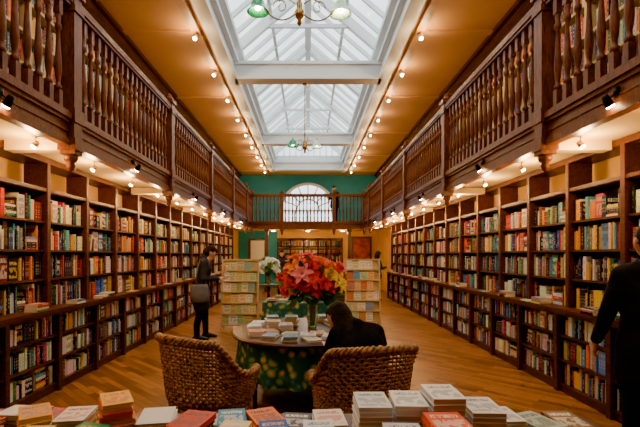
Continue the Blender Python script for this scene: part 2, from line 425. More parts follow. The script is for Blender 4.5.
def newel(x,y):
    nw.box(x-.075,x+.075,y-.075,y+.075,2.62,4.26)
    nw.box(x-.09,x+.09,y-.09,y+.09,2.66,2.78); nw.box(x-.09,x+.09,y-.09,y+.09,2.94,3.08)
    nw.box(x-.09,x+.09,y-.09,y+.09,4.06,4.12); nw.box(x-.10,x+.10,y-.10,y+.10,4.23,4.29)
    nw.lathe([(0,.06),(.03,.075),(.05,.05),(.07,.045),(.09,.055),(.11,.045),(.125,.02),(.13,.002)],(x,y,4.29),10)
    nw.lathe([(-.17,.004),(-.15,.03),(-.12,.045),(-.08,.035),(-.06,.06),(-.03,.07),(0,.06)],(x,y,2.62),10)
NY=[-1.8,1.3,4.4,7.5,10.6,13.7,16.8]
for s in (-1,1):
    P=(s*BX,Y0,0);Q=(s*BX,18.5,0)
    M,L_=rail_run(P,Q,(-s,0,0)); balusters(M,L_,[y-Y0 for y in NY]+[18.5-Y0])
    for y in NY: newel(s*(BX+.005),y)
    newel(s*BX,18.5)
M,L_=rail_run((-BX,18.5,0),(BX,18.5,0),(0,-1,0)); balusters(M,L_,[0,1.3,BX*2-1.3,BX*2])
newel(-BX+1.3,18.5); newel(BX-1.3,18.5)
fa.obj('fascia_and_handrail',[M_bal],gal); bm_.obj('turned_balusters',[M_bal],gal); nw.obj('newel_posts',[M_bal],gal)
b=MB()
for x in (-1.78,1.78):
    b.box(x-.07,x+.07,18.52,18.66,0,2.74); b.box(x-.1,x+.1,18.5,18.68,0,.2); b.box(x-.1,x+.1,18.5,18.68,2.6,2.74)
b.obj('support_posts',[M_dark],gal)

# ------------------------------------------------------------------ spotlights
def light(kind,loc,e,c,parent=None,rad=.04,**kw):
    l=bpy.data.lights.new('lamp_light',kind); l.energy=e; l.color=c
    if kind in('POINT','SPOT'): l.shadow_soft_size=rad
    for k_,v_ in kw.items(): setattr(l,k_,v_)
    o=bpy.data.objects.new('lamp_light',l); o.location=loc; COL.objects.link(o)
    if parent: o.parent=parent
    return o
WARM=(1,.62,.27)
def spot_head(b,p,d,r=.035,L_=.09,stem=None):
    p=V(p);d=V(d).normalized(); q=d.to_track_quat('Z','Y').to_matrix().to_4x4()
    b.lathe([(-L_*.6,r*.45),(-L_*.5,r*.8),(0,r),(L_*.5,r*1.05)],p,10,0,q)
    b.lathe([(L_*.5+.002,r*.98),(L_*.5+.012,r*.85)],p,10,1,q)
    if stem is not None: b.tube([p,V(stem)],.006,5,0)
for s in (-1,1):
    b=MB(); lts=[]
    y=1.9; i=0
    while y<18:
        p=V((s*2.66,y,2.68)); spot_head(b,p,(s*.45,-.55,-1),.028,.06,(s*2.66,y,2.76))
        lts.append(V((s*2.66+s*.03,y-.03,2.575)))
        y+=1.15
    o=b.obj('gallery_spotlights',[M_brass,M_bulb])
    for p in lts: light('POINT',p,15,WARM,o,.05)
    b=MB(); lts=[]
    y=1.4
    while y<20:
        p=V((s*1.93,y,ZC-.15)); spot_head(b,p,(s*.3,-.65,-1),.036,.09,(s*1.93,y,ZC-.07))
        lts.append(p+V((s*.03,-.06,-.10)))
        y+=1.5
    o=b.obj('ceiling_spotlights',[M_white,M_bulb])
    for p in lts: light('POINT',p,13,(1,.66,.32),o,.05)
    b=MB()
    for y in (3.35,5.9,9.0,12.0,15.2):
        p=V((s*2.33,y,2.80)); spot_head(b,p,(s*.7,.1,-1),.032,.09,(s*2.40,y,2.87))
        b.lathe([(-.03,.025),(.03,.025)],(s*2.40,y,2.87),8,0)
    b.obj('fascia_spotlights',[M_black,M_bulb])
ev=empty('vestibule_pendant',(0,22.5,2.4))
b=MB(); b.lathe([(0,.16),(.02,.17),(.14,.05),(.16,.02),(.45,.015)],(0,0,0),14); b.sphere((0,0,.02),.07,1); b.obj('shade',[M_brass,M_bulb],ev)
light('POINT',(0,0,-.1),40,(1,.7,.35),ev,.08)
b=MB()
for x in (-1.6,0,1.6): b.lathe([(0,.09),(.04,.1),(.06,.1)],(x,19.8,2.70),12,0); 
for x in (-1.6,0,1.6): b.lathe([(-.012,.08),(0,.085)],(x,19.8,2.70),12,1)
o=b.obj('soffit_downlights',[M_brass,M_bulb])
for x in (-1.6,0,1.6): light('POINT',(x,19.8,2.6),12,WARM,o,.06)

# ------------------------------------------------------------------ gasolier chandeliers
def gasolier(loc,top,half,yaw,swap=False):
    e=empty('gasolier_chandelier',loc); e.rotation_euler=(0,0,yaw)
    b=MB(); b.tube([(0,0,-.05),(0,0,top-loc[2]-.0)],.012,8,0)
    b.lathe([(-.16,.005),(-.13,.03),(-.09,.02),(-.05,.05),(0,.06),(.05,.03),(.1,.035),(.15,.015)],(0,0,0),12,0)
    b.lathe([(0,.06),(.02,.05),(.05,.015)],(0,0,top-loc[2]-.05),12,0)
    for s in (-1,1):
        P=[]
        for i in range(15):
            t=i/14; P.append((s*half*t,0,.02-.16*math.sin(pi*t)+.10*t))
        b.tube(P,.010,6,0)
        P=[(s*(half*.45+.09*(1-t/14)*math.cos(t*.6)),0,.06+.09*(1-t/18)*math.sin(t*.6)) for t in range(14)]
        b.tube(P,.007,5,0)
        b.tube([(s*half*.1,0,.10),(s*half*.3,0,.16),(s*half*.5,0,.12)],.007,5,0)
        b.lathe([(-.03,.02),(0,.03),(.03,.02),(.07,.015)],(s*half,0,.12),10,0)
        g=1 if (s<0) != swap else 2
        b.lathe([(.13,.03),(.12,.05),(.08,.075),(.03,.085),(-.02,.12),(-.03,.13),(-.028,.12),(.03,.075),(.08,.06)],(s*half,0,.02),16,g,None,False)
        b.sphere((s*half,0,.045),.035,3)
    b.tube([(0,.0,.06),(0,.25,0),(0,.42,.10)],.008,5,0); b.tube([(0,.0,.06),(0,-.25,0),(0,-.42,.10)],.008,5,0)
    b.obj('arms_and_shades',[M_brass,M_greenglass,M_opal,M_bulb],e)
gasolier((-.1,5.0,4.42),5.45,.48,.05)
gasolier((-.07,9.6,4.02),5.45,.27,.15)

# ------------------------------------------------------------------ wicker armchairs
def wicker_chair(loc,yaw):
    e=empty('wicker_armchair',loc); e.rotation_euler=(0,0,yaw)
    b=MB(); A=math.radians(125)
    def hh(a):
        t=min(1,max(0,(abs(a)-math.radians(48))/math.radians(50))); t=t*t*(3-2*t)
        return .91-.27*t+.02*math.cos(a*2)
    def P(a,z,off=0):
        f=1+.17*max(0,(z-.42))/.5
        rx=.345*f+off; ry=.335*f+off
        ca,sa=math.cos(a),math.sin(a); ex=.82
        return V((rx*math.copysign(abs(sa)**ex,sa),-ry*math.copysign(abs(ca)**ex,ca),z))
    NS=104; rows=19
    for k in range(rows):
        fr=(k+.5)/rows; pts=[]
        for i in range(NS+1):
            a=-A+2*A*i/NS; z=.40+(hh(a)-.40)*fr
            pts.append(P(a,z,.009*(1 if ((i//2+k)%2) else -1)))
        b.tube(pts,.0125,4,0,flat=.6)
    for i in range(0,NS+1,2):
        a=-A+2*A*i/NS
        b.tube([P(a,.40+(hh(a)-.4)*t/5) for t in range(6)],.006,4,0)
    NS2=92
    for k in range(9):
        z=.17+.028*k; pts=[]
        for i in range(NS2):
            a=-pi+2*pi*i/NS2; pts.append(P(a,z,-.02-.03*(.4-z)+.008*(1 if ((i//2+k)%2) else -1)))
        b.tube(pts,.0135,4,0,closed=True,flat=.6)
    for i in range(0,NS2,2):
        a=-pi+2*pi*i/NS2; b.tube([P(a,.16,-.03),P(a,.42,-.02)],.006,4,0)
    for z,r in ((.15,.018),(.42,.022)): b.tube([P(-pi+2*pi*i/48,z,-.02) for i in range(48)],r,6,0,closed=True)
    path=[P(-A,.42+ (hh(A)-.42)*t/5) for t in range(5)]+[P(-A+2*A*i/80,hh(-A+2*A*i/80),.008) for i in range(81)]+[P(A,.42+(hh(A)-.42)*(4-t)/5) for t in range(5)]
    b.tube(path,.022,8,0)
    for ph in (0,pi*2/3,pi*4/3):
        fine=[]
        for i in range(len(path)-1):
            for q in range(3):
                p=path[i].lerp(path[i+1],q/3); t=(i*3+q)*.42+ph
                out=V((p.x,p.y,0)).normalized(); fine.append(p+out*.021*math.cos(t)+V((0,0,1))*.021*math.sin(t))
        b.tube(fine,.013,5,0)
    for r in np.arange(.02,.325,.022):
        b.tube([V((r*math.sin(2*pi*i/36),-r*math.cos(2*pi*i/36),.425+.004*((i%2)*2-1))) for i in range(36)],.013,4,0,closed=True)
    for i in range(24):
        a=2*pi*i/24; b.tube([(0,0,.42),(.32*math.sin(a),.32*math.cos(a),.42)],.007,4,0)
    for a in (-2.3,-.75,.75,2.3):
        p=P(a,.42,-.04); q=P(a,.42,0); b.tube([(q.x,q.y,0.001),(p.x,p.y,.42)],[.019,.024],8,0)
        for z in (.03,.06): b.lathe([(-.012,.02),(0,.027),(.012,.02)],(q.x,q.y,z),8,0)
    b.obj('woven_shell',[M_wicker],e)
    return e
wicker_chair((-.84,3.72,0),-math.radians(34))
wicker_chair((.41,3.42,0),math.radians(17))

# ------------------------------------------------------------------ oval reading table
e=empty('reading_table',(-.1,4.95,0))
b=MB()
def oval(z,rx,ry,n=48): return [(rx*math.cos(2*pi*i/n),ry*math.sin(2*pi*i/n),z) for i in range(n)]
def loft(b,rings,m):
    n=len(rings[0]); vs=[p for r in rings for p in r]; fs=[]
    for i in range(len(rings)-1):
        for k in range(n): fs.append((i*n+k,i*n+(k+1)%n,(i+1)*n+(k+1)%n,(i+1)*n+k))
    fs.append(tuple(range(n))); fs.append(tuple(range((len(rings)-1)*n,len(rings)*n)))
    b.add(vs,fs,m)
loft(b,[oval(.705,.73,.85),oval(.712,.76,.88),oval(.735,.77,.89),oval(.75,.75,.87)],0)
for x,y in ((-.45,-.5),(.45,-.5),(-.45,.5),(.45,.5)):
    b.lathe([(0.001,.02),(.03,.03),(.06,.022),(.25,.03),(.4,.042),(.5,.03),(.54,.042),(.71,.045)],(x,y,0),12,0)
b.obj('table_top_and_legs',[M_dark],e)
b=MB()
rings=[]
for z,g in ((.30,.055),(.42,.04),(.56,.02),(.70,0)):
    n=120; rings.append([((.69+g*.3+g*.8*math.sin(15*2*pi*i/n))*math.cos(2*pi*i/n),(.81+g*.3+g*.8*math.sin(15*2*pi*i/n))*math.sin(2*pi*i/n),z) for i in range(n)])
vs=[p for r in rings for p in r]; fs=[]
for i in range(3):
    for k in range(120): fs.append((i*120+k,i*120+(k+1)%120,(i+1)*120+(k+1)%120,(i+1)*120+k))
b.add(vs,fs,0,True); b.obj('floral_drape',[M_floral],e)

def pile(k,x,y,z,n,w,d,rot,cols=None,jit=.01,t0=.02):
    for q in range(n):
        c,i=cols(q) if cols else pick()
        t=t0*R.uniform(.7,1.3); a=rot+R.uniform(-jit*8,jit*8); ca,sa=math.cos(a),math.sin(a)
        ww=w*R.uniform(.92,1.08) if jit>.004 else w; dd=d*R.uniform(.92,1.06) if jit>.004 else d
        ux=V((ca,sa,0));uy=V((-sa,ca,0)); O=V((x,y,z))-ux*ww/2-uy*dd/2+V((R.uniform(-jit,jit),R.uniform(-jit,jit),0))
        k.book(O,(0,0,.0018),uy*dd,ux*ww,c,i,c)
        k.book(O+V((0,0,.0018))+ux*.0015+uy*.003,(0,0,t-.0036),uy*(dd-.006),ux*(ww-.005),c,i,(.66,.58,.44) if R.random()<.6 else c)
        k.book(O+V((0,0,t-.0018)),(0,0,.0018),uy*dd,ux*ww,c,i,c)
        z+=t+.0008
    return z
k=BK()
lite=[(.82,.80,.74),(.78,.72,.58),(.75,.78,.8),(.8,.6,.35),(.2,.35,.45),(.6,.2,.1),(.82,.80,.76)]
for (x,y,n,r) in ((-.55,4.55,3,.2),(-.38,4.42,2,-.1),(-.18,4.3,3,.05),(.05,4.28,1,.3),(.22,4.4,2,-.2),(-.6,4.85,4,.1),(-.42,4.72,2,.4),(-.2,4.62,1,-.3),(.1,4.62,1,.15),
        (-.6,5.15,3,0),(-.4,5.05,5,.1),(.42,4.6,3,.1),(.45,4.95,4,0),(.3,5.25,3,.3),(-.45,5.4,5,.2),(-.2,5.6,3,.1),(.2,5.55,4,0),(0,4.45,2,.0),(-.25,4.9,4,.1),(-.2,5.2,6,0)):
    pile(k,x,y,.751,n,.15,.21,r,lambda q:(R.choice(lite),(.15,.15,.2)),.008,.016)
k.obj('books_on_reading_table',[M_book])

# ------------------------------------------------------------------ flowers
def petal(b,c,ax,side,L_,W_,curl,m):
    ax=V(ax).normalized(); side=V(side).normalized(); nrm=ax.cross(side)
    vs=[];fs=[]
    for i in range(5):
        t=i/4; wd=W_*math.sin(pi*(t*.85+.08))**.8; lift=curl*t*t
        for j in (-1,0,1): vs.append(V(c)+ax*L_*t+side*wd*j*.5+nrm*(lift*L_+abs(j)*wd*.15))
    for i in range(4):
        for j in range(2): fs.append((i*3+j,i*3+j+1,(i+1)*3+j+1,(i+1)*3+j))
    b.add(vs,fs,m,True)
def blossom(b,c,d,r,m,kind=0):
    d=V(d).normalized(); u=d.orthogonal().normalized(); w=d.cross(u)
    layers=((6,.25,1.0),(5,.7,.85),(4,1.3,.6)) if kind==0 else ((6,.45,1.2),(5,1.0,.7))
    for n,up,rr in layers:
        o=R.uniform(0,6)
        for i in range(n):
            a=o+2*pi*i/n; out=u*math.cos(a)+w*math.sin(a); ax=(out+d*up); sd=d.cross(out)
            petal(b,c,ax,sd,r*rr,r*(.8 if kind==0 else .6),.25 if kind==0 else -.3,m)
    b.sphere(V(c)+d*r*.1,r*.18,m if kind==0 else 6,5)
def pet(name,c,var=.25): return mat(name,c,.6,var=var,scale=14,spec=.2)
FM=[pet('red_petals',(.85,.014,.012)),pet('orange_petals',(.95,.17,.012)),pet('pink_petals',(.90,.20,.22)),pet('yellow_petals',(.92,.55,.05)),M_leaf,M_leaf2,mat('stamens',(.35,.15,.02),.6),pet('white_petals',(.82,.84,.78),.05)]
def bouquet(name,loc,rad,hgt,nf,mats,nl,fr,vase_h,vr,kinds=(0,1)):
    e=empty(name,loc); b=MB()
    prof=[(.002,vr*.7),(.02,vr*.75),(vase_h*.5,vr*1.0),(vase_h*.8,vr*.75),(vase_h,vr*.95)]
    b.lathe(prof,(0,0,0),20,0,None,False); b.lathe([(.002,vr*.7),(.012,vr*.7)],(0,0,0),20,0); b.obj('vase',[M_vase],e)
    b=MB(); C=V((0,0,vase_h+hgt*.42))
    for i in range(nf):
        ph=math.acos(1-1.3*(i+.5)/nf); th=i*2.39996; d=V((math.sin(ph)*math.cos(th),math.sin(ph)*math.sin(th),math.cos(ph)))
        p=C+V((d.x*rad,d.y*rad,d.z*hgt*.5))*R.uniform(.75,1.08)
        b.tube([(R.uniform(-.02,.02),R.uniform(-.02,.02),.03),(d.x*.03,d.y*.03,vase_h),tuple(p)],.004,4,4)
        blossom(b,p,d+V((0,-.45,.3)),fr*R.uniform(.75,1.25),R.choice(mats),R.choice(kinds))
    for i in range(nl):
        ph=math.acos(R.uniform(-.75,.8)); th=R.uniform(0,2*pi); d=V((math.sin(ph)*math.cos(th),math.sin(ph)*math.sin(th),math.cos(ph)))
        p=C+V((d.x*rad,d.y*rad,d.z*hgt*.5))*R.uniform(.4,.88)
        ax=d+V((0,0,-.2)); sd=ax.cross(V((R.uniform(-1,1),R.uniform(-1,1),1)))
        petal(b,p,ax,sd,R.uniform(.08,.17)*rad/.3,.07*rad/.3,-.3,R.choice((4,4,5)))
    b.obj('stems_leaves_blossoms',FM,e)
bouquet('flower_bouquet_vase',(.05,5.0,.751),.34,.60,60,(0,0,0,1,1,2,0,3,2),150,.095,.27,.07)

e=empty('draped_display_table',(-.15,7.4,0)); b=MB()
rings=[]
for z,g in ((.02,.07),(.3,.045),(.6,.02),(.80,0),(.82,-.01)):
    rr=[]
    for i in range(96):
        a=2*pi*i/96; q=1+ (g*1.1)*math.sin(11*a)+g
        rr.append((.62*q*math.copysign(abs(math.cos(a))**.45,math.cos(a)),.45*q*math.copysign(abs(math.sin(a))**.45,math.sin(a)),z))
    rings.append(rr)
loft(b,rings,0); b.obj('floral_cloth',[M_floral],e)
k=BK()
for (x,y,n) in ((-.6,7.15,3),(-.4,7.15,2),(-.2,7.2,3),(.1,7.15,2),(.3,7.2,4),(-.5,7.5,4),(.2,7.55,4),(-.1,7.55,3)): pile(k,x,y,.821,n,.15,.21,R.uniform(-.1,.1),None,.006)
k.obj('books_on_draped_table',[M_book])

# ------------------------------------------------------------------ magazine racks
M_rack=mat('pale_rack_wood',(.50,.34,.14),.5)
def rack(loc,yaw,green):
    e=empty('magazine_rack',loc); e.rotation_euler=(0,0,yaw); b=MB()
    H=1.5; W=.80; tilt=.26
    def fy(z): return tilt*z/H-.05
    for x in (-W/2,W/2-.035):
        vs=[(xx,yy+fy(z),z) for xx in (x,x+.035) for yy in (-.03,.05) for z in (0,H)]
        b.add(vs,[(0,1,3,2),(4,6,7,5),(0,4,5,1),(2,3,7,6),(0,2,6,4),(1,5,7,3)],0)
        b.tube([(x+.017,fy(H)+.03,H-.05),(x+.017,.48,0.0)],.016,4,0)
    b.box(-W/2,W/2,fy(H),fy(H)+.05,H-.03,H+.01,0); b.box(-W/2,W/2,.38,.41,.3,.33,0)
    k=BK(); nt=6
    for t in range(nt):
        z=.10+t*.23
        b.box(-W/2+.03,W/2-.03,fy(z)-.035,fy(z)+.05,z,z+.010,0); b.box(-W/2+.03,W/2-.03,fy(z)-.042,fy(z)-.034,z-.005,z+.022,0)
        b.add([(-W/2+.03,fy(z)+.045,z),(W/2-.03,fy(z)+.045,z),(W/2-.03,fy(z+.22)+.045,z+.22),(-W/2+.03,fy(z+.22)+.045,z+.22)],[(0,1,2,3)],0)
        x=-W/2+.04
        while x<W/2-.14:
            w=R.uniform(.105,.18); h=R.uniform(.17,.215)
            c=R.choice([(.74,.62,.36),(.70,.52,.22),(.52,.58,.34),(.66,.42,.15),(.76,.72,.58)]+([(.25,.45,.18),(.15,.40,.32),(.38,.52,.25)] if green else [(.60,.16,.06),(.15,.30,.48),(.75,.42,.12),(.7,.66,.5)]))
            ink=R.choice([(.12,.28,.08),(.4,.12,.03),(.05,.18,.30),(.6,.08,.03)])
            if x+w>W/2-.03: break
            k.book((x,fy(z)-.012,z+.011),(0,.004,0),(0,.03,h),(w,0,0),c,ink,c)
            x+=w+.006
    b.obj('rack_frame',[M_rack],e); k.obj('magazines',[M_book],e)
rack((-1.46,9.2,0),.06,True); rack((1.24,9.7,0),-.05,False)

e=empty('pedestal_table',(-1.0,10.9,0)); b=MB()
b.lathe([(.82,.28),(.835,.30),(.85,.29)],(0,0,0),28); b.lathe([(0.05,.05),(.1,.035),(.3,.03),(.5,.05),(.65,.03),(.8,.06),(.82,.1)],(0,0,0),14)
for i in range(3):
    a=2*pi*i/3+.5; b.tube([(0,0,.15),(.14*math.cos(a),.14*math.sin(a),.12),(.26*math.cos(a),.26*math.sin(a),.02)],[.03,.025,.02],8)
b.obj('top_column_feet',[M_dark],e)
bouquet('white_flower_vase',(-1.0,10.9,.851),.25,.46,44,(7,7,7,7,5),60,.09,.22,.07,(0,))
e=empty('cash_desk',(1.0,14.6,0)); b=MB(); b.box(-.75,.75,-.3,.3,.08,1.0); b.box(-.8,.8,-.35,.35,1.0,1.05); b.box(-.7,.7,-.26,.26,0,.08)
for x in (-.5,0,.5): b.box(x-.2,x+.2,-.315,-.3,.2,.85)
b.obj('carcass',[M_dark],e)
b=MB(); b.box(-.2,.2,-.02,.02,.12,.40); b.box(-.03,.03,.0,.04,.0,.14); b.box(-.1,.1,-.06,.08,0,.015); b.obj('till_screen',[M_black],e,(-.2,.05,1.051))
b=MB(); b.box(-2.9,-2.0,20.88,20.96,1.3,2.4,0); b.box(-2.78,-2.12,20.87,20.88,1.4,2.3,1); b.obj('framed_notice',[M_dark,M_paper])
b=MB(); b.box(2.1,3.1,20.88,20.96,.6,2.5,0); b.box(2.2,3.0,20.87,20.88,.7,2.4,1); b.obj('framed_poster',[M_dark,mat('poster_red',(.3,.04,.03),.6,var=.6,scale=5)])
b=MB();k=BK()
for z in (.1,.5,.9,1.3,1.7,2.1): 
    b.box(-2,2,23.7,23.98,z-.03,z); x=-1.95
    while x<1.9:
        t=R.uniform(.02,.05);c,i=pick(); k.book((x,23.72,z+.001),(t*.95,0,0),(0,0,R.uniform(.2,.3)),(0,.16,0),c,i); x+=t
for x in (-2,-1,0,1,2): b.box(x-.02,x+.02,23.69,23.98,0,2.2)
b.obj('vestibule_shelving',[M_shelf]); k.obj('vestibule_books',[M_book])

# ------------------------------------------------------------------ foreground book table
e=empty('book_display_table',(0,0,0)); b=MB()
b.box(-2.1,1.45,1.15,2.28,.72,.76,0); b.box(-2.05,1.4,1.2,2.23,.60,.72,0)
for x in (-2.0,-.3,1.32):
    for y in (1.22,2.14): b.box(x,x+.07,y,y+.07,0,.6,0)
b.obj('table_top_and_legs',[M_dark],e)
k=BK()
wh=(.80,.80,.78); gy=(.70,.71,.72)
for x,y,n,r in ((.285,1.93,9,.03),(.45,1.94,9,-.03),(.61,1.96,9,.02),(.775,1.93,8,-.04)):
    pile(k,x,y,.761,n,.145,.215,r,lambda q:(R.choice((wh,wh,gy)),(.20,.25,.30)),.003,.022)
pile(k,.555,1.70,.761,8,.15,.21,.02,lambda q:((.85,.09,.015),(.85,.8,.7)),.003,.022)
pile(k,.38,1.68,.761,6,.15,.21,-.03,lambda q:(wh,(.3,.2,.2)),.003,.022)
INK=[(.05,.05,.08),(.8,.78,.7),(.6,.1,.05),(.8,.5,.1),(.1,.25,.4)]
Lt=[(-.92,2.06,8,.5,[(.80,.17,.01),(.80,.40,.04),(.70,.07,.01)]),(-.70,2.02,5,.15,[(.02,.28,.42),(.75,.75,.70),(.01,.07,.32)]),(-.53,1.98,4,-.2,[(.02,.02,.03),(.22,.07,.02),(.55,.02,.01)]),
    (-1.15,2.12,3,.2,[(.65,.03,.01),(.80,.74,.62),(.82,.32,.02)]),(-1.33,2.1,3,.6,[(.82,.32,.03),(.8,.78,.7)]),(-1.56,2.12,2,-.1,[(.02,.07,.28),(.78,.15,.01)]),(-1.76,2.1,2,.3,[(.75,.72,.66)]),
    (-.98,1.84,4,-.3,[(.80,.22,.02),(.03,.3,.12)]),(-.78,1.80,3,.2,[(.85,.70,.45),(.03,.03,.05)]),(-1.2,1.86,3,.1,[(.02,.14,.45),(.82,.52,.08)]),(-1.42,1.86,3,.5,[(.80,.18,.02),(.02,.25,.3)]),(-1.62,1.84,2,-.2,[(.78,.76,.7)]),
    (-1.25,2.16,2,1.3,[(.7,.05,.02)]),(-1.46,2.2,2,1.5,[(.8,.76,.7),(.06,.32,.55)]),(-1.7,2.21,1,1.7,[(.10,.10,.14)]),
    (-.38,2.12,2,.1,[(.70,.62,.50),(.03,.25,.42)]),(-.22,2.13,2,.4,[(.82,.18,.01)]),(-.06,2.13,1,-.1,[(.1,.1,.12)]),(.10,2.12,2,.1,[(.78,.72,.6)]),(-.53,2.16,1,1.5,[(.8,.75,.65)]),
    (-.35,1.92,3,-.1,[(.05,.25,.08),(.8,.65,.3)]),(-.15,1.92,3,.15,[(.70,.05,.02),(.02,.09,.38)]),(.05,1.92,3,.0,[(.82,.36,.03),(.8,.8,.75)]),
    (.95,2.12,3,.1,[(.8,.76,.66)]),(1.11,2.1,2,.4,[(.35,.48,.42),(.72,.45,.2)]),(1.27,2.12,2,.0,[(.7,.5,.25),(.2,.12,.06)]),(.96,1.86,2,.1,[(.10,.15,.22)]),(.36,2.2,1,pi/2,[(.85,.35,.04)]),(.85,2.19,2,1.4,[(.78,.75,.7)])]
for x,y,n,r,cc in Lt:
    pile(k,x,y,.761,n,.14,.21,r,lambda q,cc=cc:(R.choice(cc),R.choice(INK)),.008,.020)
k.obj('books_on_display_table',[M_book])

# ------------------------------------------------------------------ people
M_skin=mat('skin',(.55,.30,.20),.5,var=.08,scale=20)
M_hair=mat('dark_brown_hair',(.020,.011,.007),.7,var=.7,scale=60,bump=.6,bscale=120,spec=.2)
M_coatb=mat('black_wool_coat',(.012,.012,.015),.95,var=.4,scale=10,bump=.4,bscale=22,spec=.12)
M_coatg=mat('charcoal_coat',(.035,.035,.042),.9,var=.25,scale=10,bump=.3,bscale=25,spec=.15)
M_trous=mat('black_trousers',(.012,.012,.018),.9,var=.3,bump=.3,bscale=20,spec=.1)
M_shoe=mat('black_leather',(.015,.012,.010),.35)
M_eye=mat('eye_dark',(.02,.015,.01),.15); M_lip=mat('lips',(.4,.1,.08),.5)
M_navy=mat('navy_jumper',(.02,.03,.07),.85,var=.3,bump=.3)
M_bag=mat('grey_canvas_bag',(.12,.12,.13),.8,var=.2,bump=.3)
def _sph(c,r,n=8):
    out=[]
    for i in range(n+1):
        ph=pi*i/n
        for j in range(12 if 0<i<n else 1):
            th=2*pi*j/12; out.append((c[0]+r*math.sin(ph)*math.cos(th),c[1]+r*math.sin(ph)*math.sin(th),c[2]+r*math.cos(ph)))
    return out
def fuse(name,parts,mats,voxel,parent,smooth=4):
    allv=[];allf=[]
    for sph,m in parts:
        bm=bmesh.new()
        for c,r in sph:
            for p in _sph(c,r): bm.verts.new(p)
        res=bmesh.ops.convex_hull(bm,input=bm.verts[:])
        lone=[v for v in bm.verts if not v.link_faces]; bmesh.ops.delete(bm,geom=lone,context='VERTS')
        bmesh.ops.recalc_face_normals(bm,faces=bm.faces[:])
        bm.verts.index_update(); o=len(allv); allv+= [tuple(v.co) for v in bm.verts]; allf+=[tuple(v.index+o for v in f.verts) for f in bm.faces]; bm.free()
    me=bpy.data.meshes.new(name+'_raw'); me.from_pydata(allv,[],allf); ob=bpy.data.objects.new(name+'_raw',me); COL.objects.link(ob)
    md=ob.modifiers.new('r','REMESH'); md.mode='VOXEL'; md.voxel_size=voxel; md.use_smooth_shade=True
    if smooth: sm=ob.modifiers.new('s','SMOOTH'); sm.factor=.5; sm.iterations=smooth
    dg=bpy.context.evaluated_depsgraph_get(); ev=ob.evaluated_get(dg); nm=bpy.data.meshes.new_from_object(ev)
    bpy.data.objects.remove(ob); bpy.data.meshes.remove(me)
    nm.name=name
    n=len(nm.polygons); C=np.empty(n*3); nm.polygons.foreach_get('center',C); C=C.reshape(-1,3)
    best=np.full(n,1e9); mi=np.zeros(n,int)
    for sph,m in parts:
        pairs=[(a,b_) for i,a in enumerate(sph) for b_ in sph[i+1:]] or [(sph[0],sph[0])]
        for (c1,r1),(c2,r2) in pairs:
            a=np.array(c1);d=np.array(c2)-a;dd=max(1e-9,d.dot(d)); t=np.clip((C-a)@d/dd,0,1)
            ds=np.linalg.norm(C-(a+t[:,None]*d),axis=1)-(r1+(r2-r1)*t)
            k_=ds<best; best[k_]=ds[k_]; mi[k_]=m
    nm.materials.clear()
    for x in mats: nm.materials.append(x)
    nm.polygons.foreach_set('material_index',mi.astype(np.int32)); nm.polygons.foreach_set('use_smooth',[True]*n); nm.update()
    o=bpy.data.objects.new(name,nm); COL.objects.link(o); o.parent=parent; return o
def hand_parts(w,d,n,sd,curl=.5):
    w=V(w);d=V(d).normalized();n=V(n).normalized();n=(n-d*n.dot(d)).normalized();b_=d.cross(n)*sd
    P=[([(w-d*.03,.024),(w+d*.01,.022)],0),([(w+d*.015-b_*.018,.016),(w+d*.015+b_*.018,.016),(w+d*.085-b_*.03,.013),(w+d*.085+b_*.03,.013)],0)]
    for kx,l in ((-1.5,.75),(-.5,.95),(.5,1.0),(1.5,.9)):
        p=w+d*.088+b_*(kx*.021); a=curl*.4
        for seg,r in ((.042,.0095),(.028,.0085),(.022,.0078)):
            q=p+(d*math.cos(a)+n*math.sin(a))*seg*l; P.append(([(p,r),(q,r*.93)],0)); p=q; a+=curl
    p=w+d*.03+b_*.03; q=p+(d*.65+b_*.6+n*.35).normalized()*.04; r_=q+(d*.85+b_*.15+n*.5).normalized()*.03
    P.append(([(p,.014),(q,.011)],0)); P.append(([(q,.011),(r_,.009)],0)); return P
def head_parts(hc,f,u,hair='short',skin=0,hm=1):
    hc=V(hc);f=V(f).normalized();u=V(u);u=(u-f*u.dot(f)).normalized();s=f.cross(u)
    P=[([(hc+u*.03+f*.005,.088),(hc-f*.02+u*.02,.085)],skin),
       ([(hc+f*.02+u*.01+s*.02,.068),(hc+f*.02+u*.01-s*.02,.068),(hc+f*.045-u*.06+s*.018,.038),(hc+f*.045-u*.06-s*.018,.038),(hc+f*.055-u*.09,.022)],skin),
       ([(hc+f*.088+u*.015,.009),(hc+f*.105-u*.022,.014)],skin),
       ([(hc+s*.082-u*.0,.016),(hc+s*.082+u*.02-f*.005,.02)],skin),([(hc-s*.082,.016),(hc-s*.082+u*.02-f*.005,.02)],skin)]
    H=[([(hc+u*.045-f*.018,.096),(hc+u*.0-f*.045,.085)],hm),([(hc+u*.075+f*.04+s*.02,.05),(hc+u*.075+f*.04-s*.02,.05),(hc+u*.06-f*.03,.09)],hm)]
    if hair=='long':
        for q in (-1,1): H.append(([(hc+s*.06*q+u*.02-f*.02,.045),(hc+s*.075*q-u*.08-f*.01,.035),(hc+s*.07*q-u*.17-f*.02,.028)],hm))
        H.append(([(hc-f*.05-u*.02,.075),(hc-f*.06-u*.14+s*.03,.05),(hc-f*.06-u*.14-s*.03,.05)],hm))
    elif hair=='bob':
        for q in (-1,1): H.append(([(hc+s*.055*q+u*.02-f*.015,.05),(hc+s*.07*q-u*.075+f*.0,.035)],hm))
        H.append(([(hc-f*.05,.075),(hc-f*.05-u*.08+s*.03,.055),(hc-f*.05-u*.08-s*.03,.055)],hm))
    return P+H,(hc,f,u,s)
